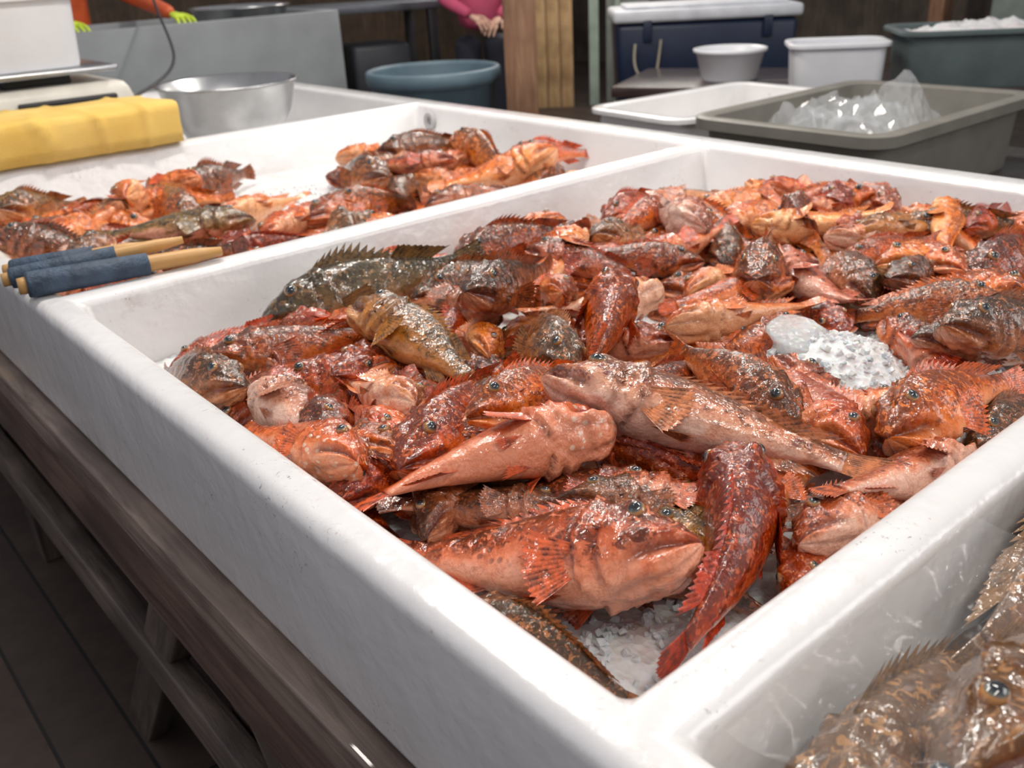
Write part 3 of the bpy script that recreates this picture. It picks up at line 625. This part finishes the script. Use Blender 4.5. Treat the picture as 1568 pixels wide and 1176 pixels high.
# ---------------------------------------------------------------- tongs with blue wrapped grip
BLUE=plain('blue_grip_tape',(.045,.075,.12),.6,bump=.6,scale=20,var=.5); BAM=plain('bamboo',(.60,.34,.12),.45,var=.2)
def tool(a,b,split,r):
    g=group('blue_handled_fish_tongs'); a=Vector(a);b=Vector(b); m=a.lerp(b,split); e=a-(b-a).normalized()*.012
    q=(b-a).to_track_quat('Z','Y'); L=(m-a).length
    def seg(nm,p,pf,mat):
        o=lathe(nm,pf,mat,g,p,20); o.rotation_mode='QUATERNION'; o.rotation_quaternion=q
    seg('grip',a,[(.001,0),(r*1.05,0),(r*1.12,.004),(r*1.1,L*.5),(r,L),(.001,L)],BLUE); seg('end_cap',e,[(.001,0),(r*.7,.0),(r*.75,.014),(.001,.014)],BAM)
    seg('bamboo_rod',m,[(r*.75,0),(r*.7,(b-m).length*.6),(r*.4,(b-m).length),(.001,(b-m).length)],BAM)
tool((-.048,1.205,RZ+.021),(.25,1.165,RZ+.014),.60,.018)
tool((-.055,1.27,RZ+.019),(.20,1.195,RZ+.039),.60,.015)
tool((-.040,1.32,RZ+.019),(.15,1.22,RZ+.036),.60,.015)
# ---------------------------------------------------------------- people
def skin_body(name,pts,edges,mat,parent,sub=2):
    me=bpy.data.meshes.new(name); me.from_pydata([p[0] for p in pts],edges,[]); me.materials.append(mat); o=link(bpy.data.objects.new(name,me),parent)
    m=o.modifiers.new('skin','SKIN'); m.use_smooth_shade=True
    for i,p in enumerate(pts): 
        sv=me.skin_vertices[0].data[i]; r=p[1]; sv.radius=r if isinstance(r,tuple) else (r,r); sv.use_root=(i==0)
    s=o.modifiers.new('sub','SUBSURF'); s.levels=sub; s.render_levels=sub; return o
SKINM=plain('human_skin',(.60,.36,.26),.5,var=.06); HAIR=plain('dark_hair',(.04,.03,.025),.6)
def hand(parent,w,fd,up,mat,s=1.):
    w=Vector(w); fd=Vector(fd).normalized(); up=Vector(up).normalized(); sd=fd.cross(up).normalized()
    P=lambda f,l,u:tuple(w+(fd*f+sd*l+up*u)*s)
    skin_body('palm',[(P(0,0,0),(.028*s,.02*s)),(P(.05,0,0),(.038*s,.015*s)),(P(.09,0,0),(.038*s,.014*s))],[(0,1),(1,2)],mat,parent)
    for k,(l,L) in enumerate(((-.032,.066),(-.011,.076),(.011,.072),(.031,.056))):
        skin_body('finger_%d'%(k+1),[(P(.08,l,0),.009*s),(P(.09+L*.45,l*1.25,.006),.0088*s),(P(.09+L*.75,l*1.35,-.006),.008*s),(P(.09+L,l*1.4,-.022),.007*s)],[(0,1),(1,2),(2,3)],mat,parent)
    skin_body('thumb',[(P(.025,-.028,0),.011*s),(P(.055,-.055,-.004),.010*s),(P(.085,-.068,-.012),.0085*s)],[(0,1),(1,2)],mat,parent)
def person(name,loc,rz,top,legs,glove=None,arms=None):
    g=group(name,loc,rz)
    skin_body('torso',[((0,0,.93),(.165,.12)),((0,0,1.08),(.16,.115)),((0,0,1.25),(.175,.12)),((0,0,1.40),(.17,.11)),((0,0,1.47),(.07,.07)),((0,0,1.52),(.06,.06))],[(0,1),(1,2),(2,3),(3,4),(4,5)],top,g)
    for s in(-1,1):
        el,wr=Vector((s*.26,.03,1.13)),Vector((s*.24,-.10,.92)); up=(s,0,0.2)
        if arms and s in arms: el,wr=Vector(arms[s][0]),Vector(arms[s][1]); up=(0,-.3,1)
        sh=Vector((s*.17,0,1.40))
        skin_body('sleeve',[(tuple(sh),.065),(tuple(sh.lerp(el,.5)),.056),(tuple(el),.048),(tuple(el.lerp(wr,.5)),.044),(tuple(wr),.036)],[(0,1),(1,2),(2,3),(3,4)],top,g)
        hand(g,wr,(wr-el),up,glove or SKINM,1.0)
        skin_body('leg',[((s*.09,0,.93),.10),((s*.095,.0,.70),.085),((s*.10,-.01,.48),.06),((s*.10,.01,.25),.055),((s*.10,.02,.08),.045)],[(0,1),(1,2),(2,3),(3,4)],legs,g)
        skin_body('boot',[((s*.10,.03,.06),.05),((s*.10,-.06,.045),.042),((s*.11,-.15,.035),.033)],[(0,1),(1,2)],DK,g)
    skin_body('head',[((0,.0,1.50),(.055,.055)),((0,-.005,1.58),(.068,.08)),((0,.0,1.66),(.078,.092)),((0,.005,1.72),(.06,.07))],[(0,1),(1,2),(2,3)],SKINM,g)
    skin_body('hair',[((0,.03,1.62),(.075,.075)),((0,.02,1.70),(.084,.09)),((0,.01,1.745),(.06,.065))],[(0,1),(1,2)],HAIR,g)
    skin_body('nose',[((0,-.085,1.64),.009),((0,-.102,1.615),.013)],[(0,1)],SKINM,g)
    for s in(-1,1):
        skin_body('ear',[((s*.080,.0,1.60),.008),((s*.088,.01,1.645),.014)],[(0,1)],SKINM,g)
        lathe('eye',[(.001,.011),(.007,.009),(.011,.004),(.012,0),(.001,-.003)],DK,g,(s*.03,-.083,1.645),12).rotation_euler=(math.pi/2,0,0)
    box('mouth',(.045,.008,.008),(0,-.082,1.575),plain('lips',(.45,.15,.13)),g,bv=.003)
    return g
PINK=plain('pink_jacket',(.60,.09,.18),.7,bump=.3); DENIM=plain('dark_trousers',(.02,.022,.035),.8); ORG=plain('orange_oilskin',(.66,.11,.03),.4)
person('person_in_pink_jacket',(3.64,4.68,0),math.radians(-35),PINK,DENIM,None,{-1:((-.24,-.08,1.15),(-.08,-.24,1.05)),1:((.24,-.08,1.15),(.10,-.24,1.03))})
GLV=plain('hi_vis_glove',(.60,.76,.05),.6,bump=.3)
person('fish_worker_in_orange',(1.32,5.45,0),0,ORG,ORG,GLV,{1:((.28,-.35,1.28),(.33,-.74,1.19)),-1:((-.28,-.35,1.28),(-.2,-.72,1.19))})
# ---------------------------------------------------------------- lights
def area(name,loc,size,sy,power,col=(1,1,1),rot=(0,0,0)):
    l=bpy.data.lights.new(name,'AREA'); l.shape='RECTANGLE'; l.size=size; l.size_y=sy; l.energy=power; l.color=col
    o=link(bpy.data.objects.new(name,l)); o.location=loc; o.rotation_euler=rot; return o
W_=(1,.94,.87)
area('ceiling_tube_light',(.6,1.6,2.9),1.3,.12,34,W_); area('ceiling_tube_light',(2.4,3.2,2.9),1.3,.12,34,W_,(0,0,1.57)); area('ceiling_tube_light',(.2,-.8,2.9),1.3,.12,20,W_)
area('ceiling_tube_light',(1.9,.7,2.9),1.3,.12,26,W_,(0,0,1.2)); area('ceiling_tube_light',(5.0,5.0,3.0),1.6,.3,75,(1,.93,.84))
area('open_shopfront_daylight',(-3.2,2.2,2.4),3.5,2.2,15,(.80,.83,1.),(0,math.radians(-62),0))
area('window_daylight',(3.5,-2.5,2.6),2.4,1.6,42,(1.,.98,.96),(math.radians(55),0,math.radians(40)))
w=bpy.data.worlds.new('world'); bpy.context.scene.world=w; w.use_nodes=True
w.node_tree.nodes['Background'].inputs[0].default_value=(.95,.93,.98,1); w.node_tree.nodes['Background'].inputs[1].default_value=.36
bpy.context.scene.view_settings.view_transform='Standard'
# ---------------------------------------------------------------- camera
c=bpy.data.cameras.new('camera'); o=link(bpy.data.objects.new('camera',c)); c.sensor_width=36; c.lens=36*1432.3/1568
o.matrix_world=Matrix.Translation((-.3516,-.3269,1.4))@Matrix(((0.75943,0.30682,-0.5737),(-0.64879,0.29151,-0.70292),(-0.04843,0.90603,0.42044))).to_4x4()
c.dof.use_dof=True; c.dof.focus_distance=1.0; c.dof.aperture_fstop=7; c.clip_start=.02
bpy.context.scene.camera=o
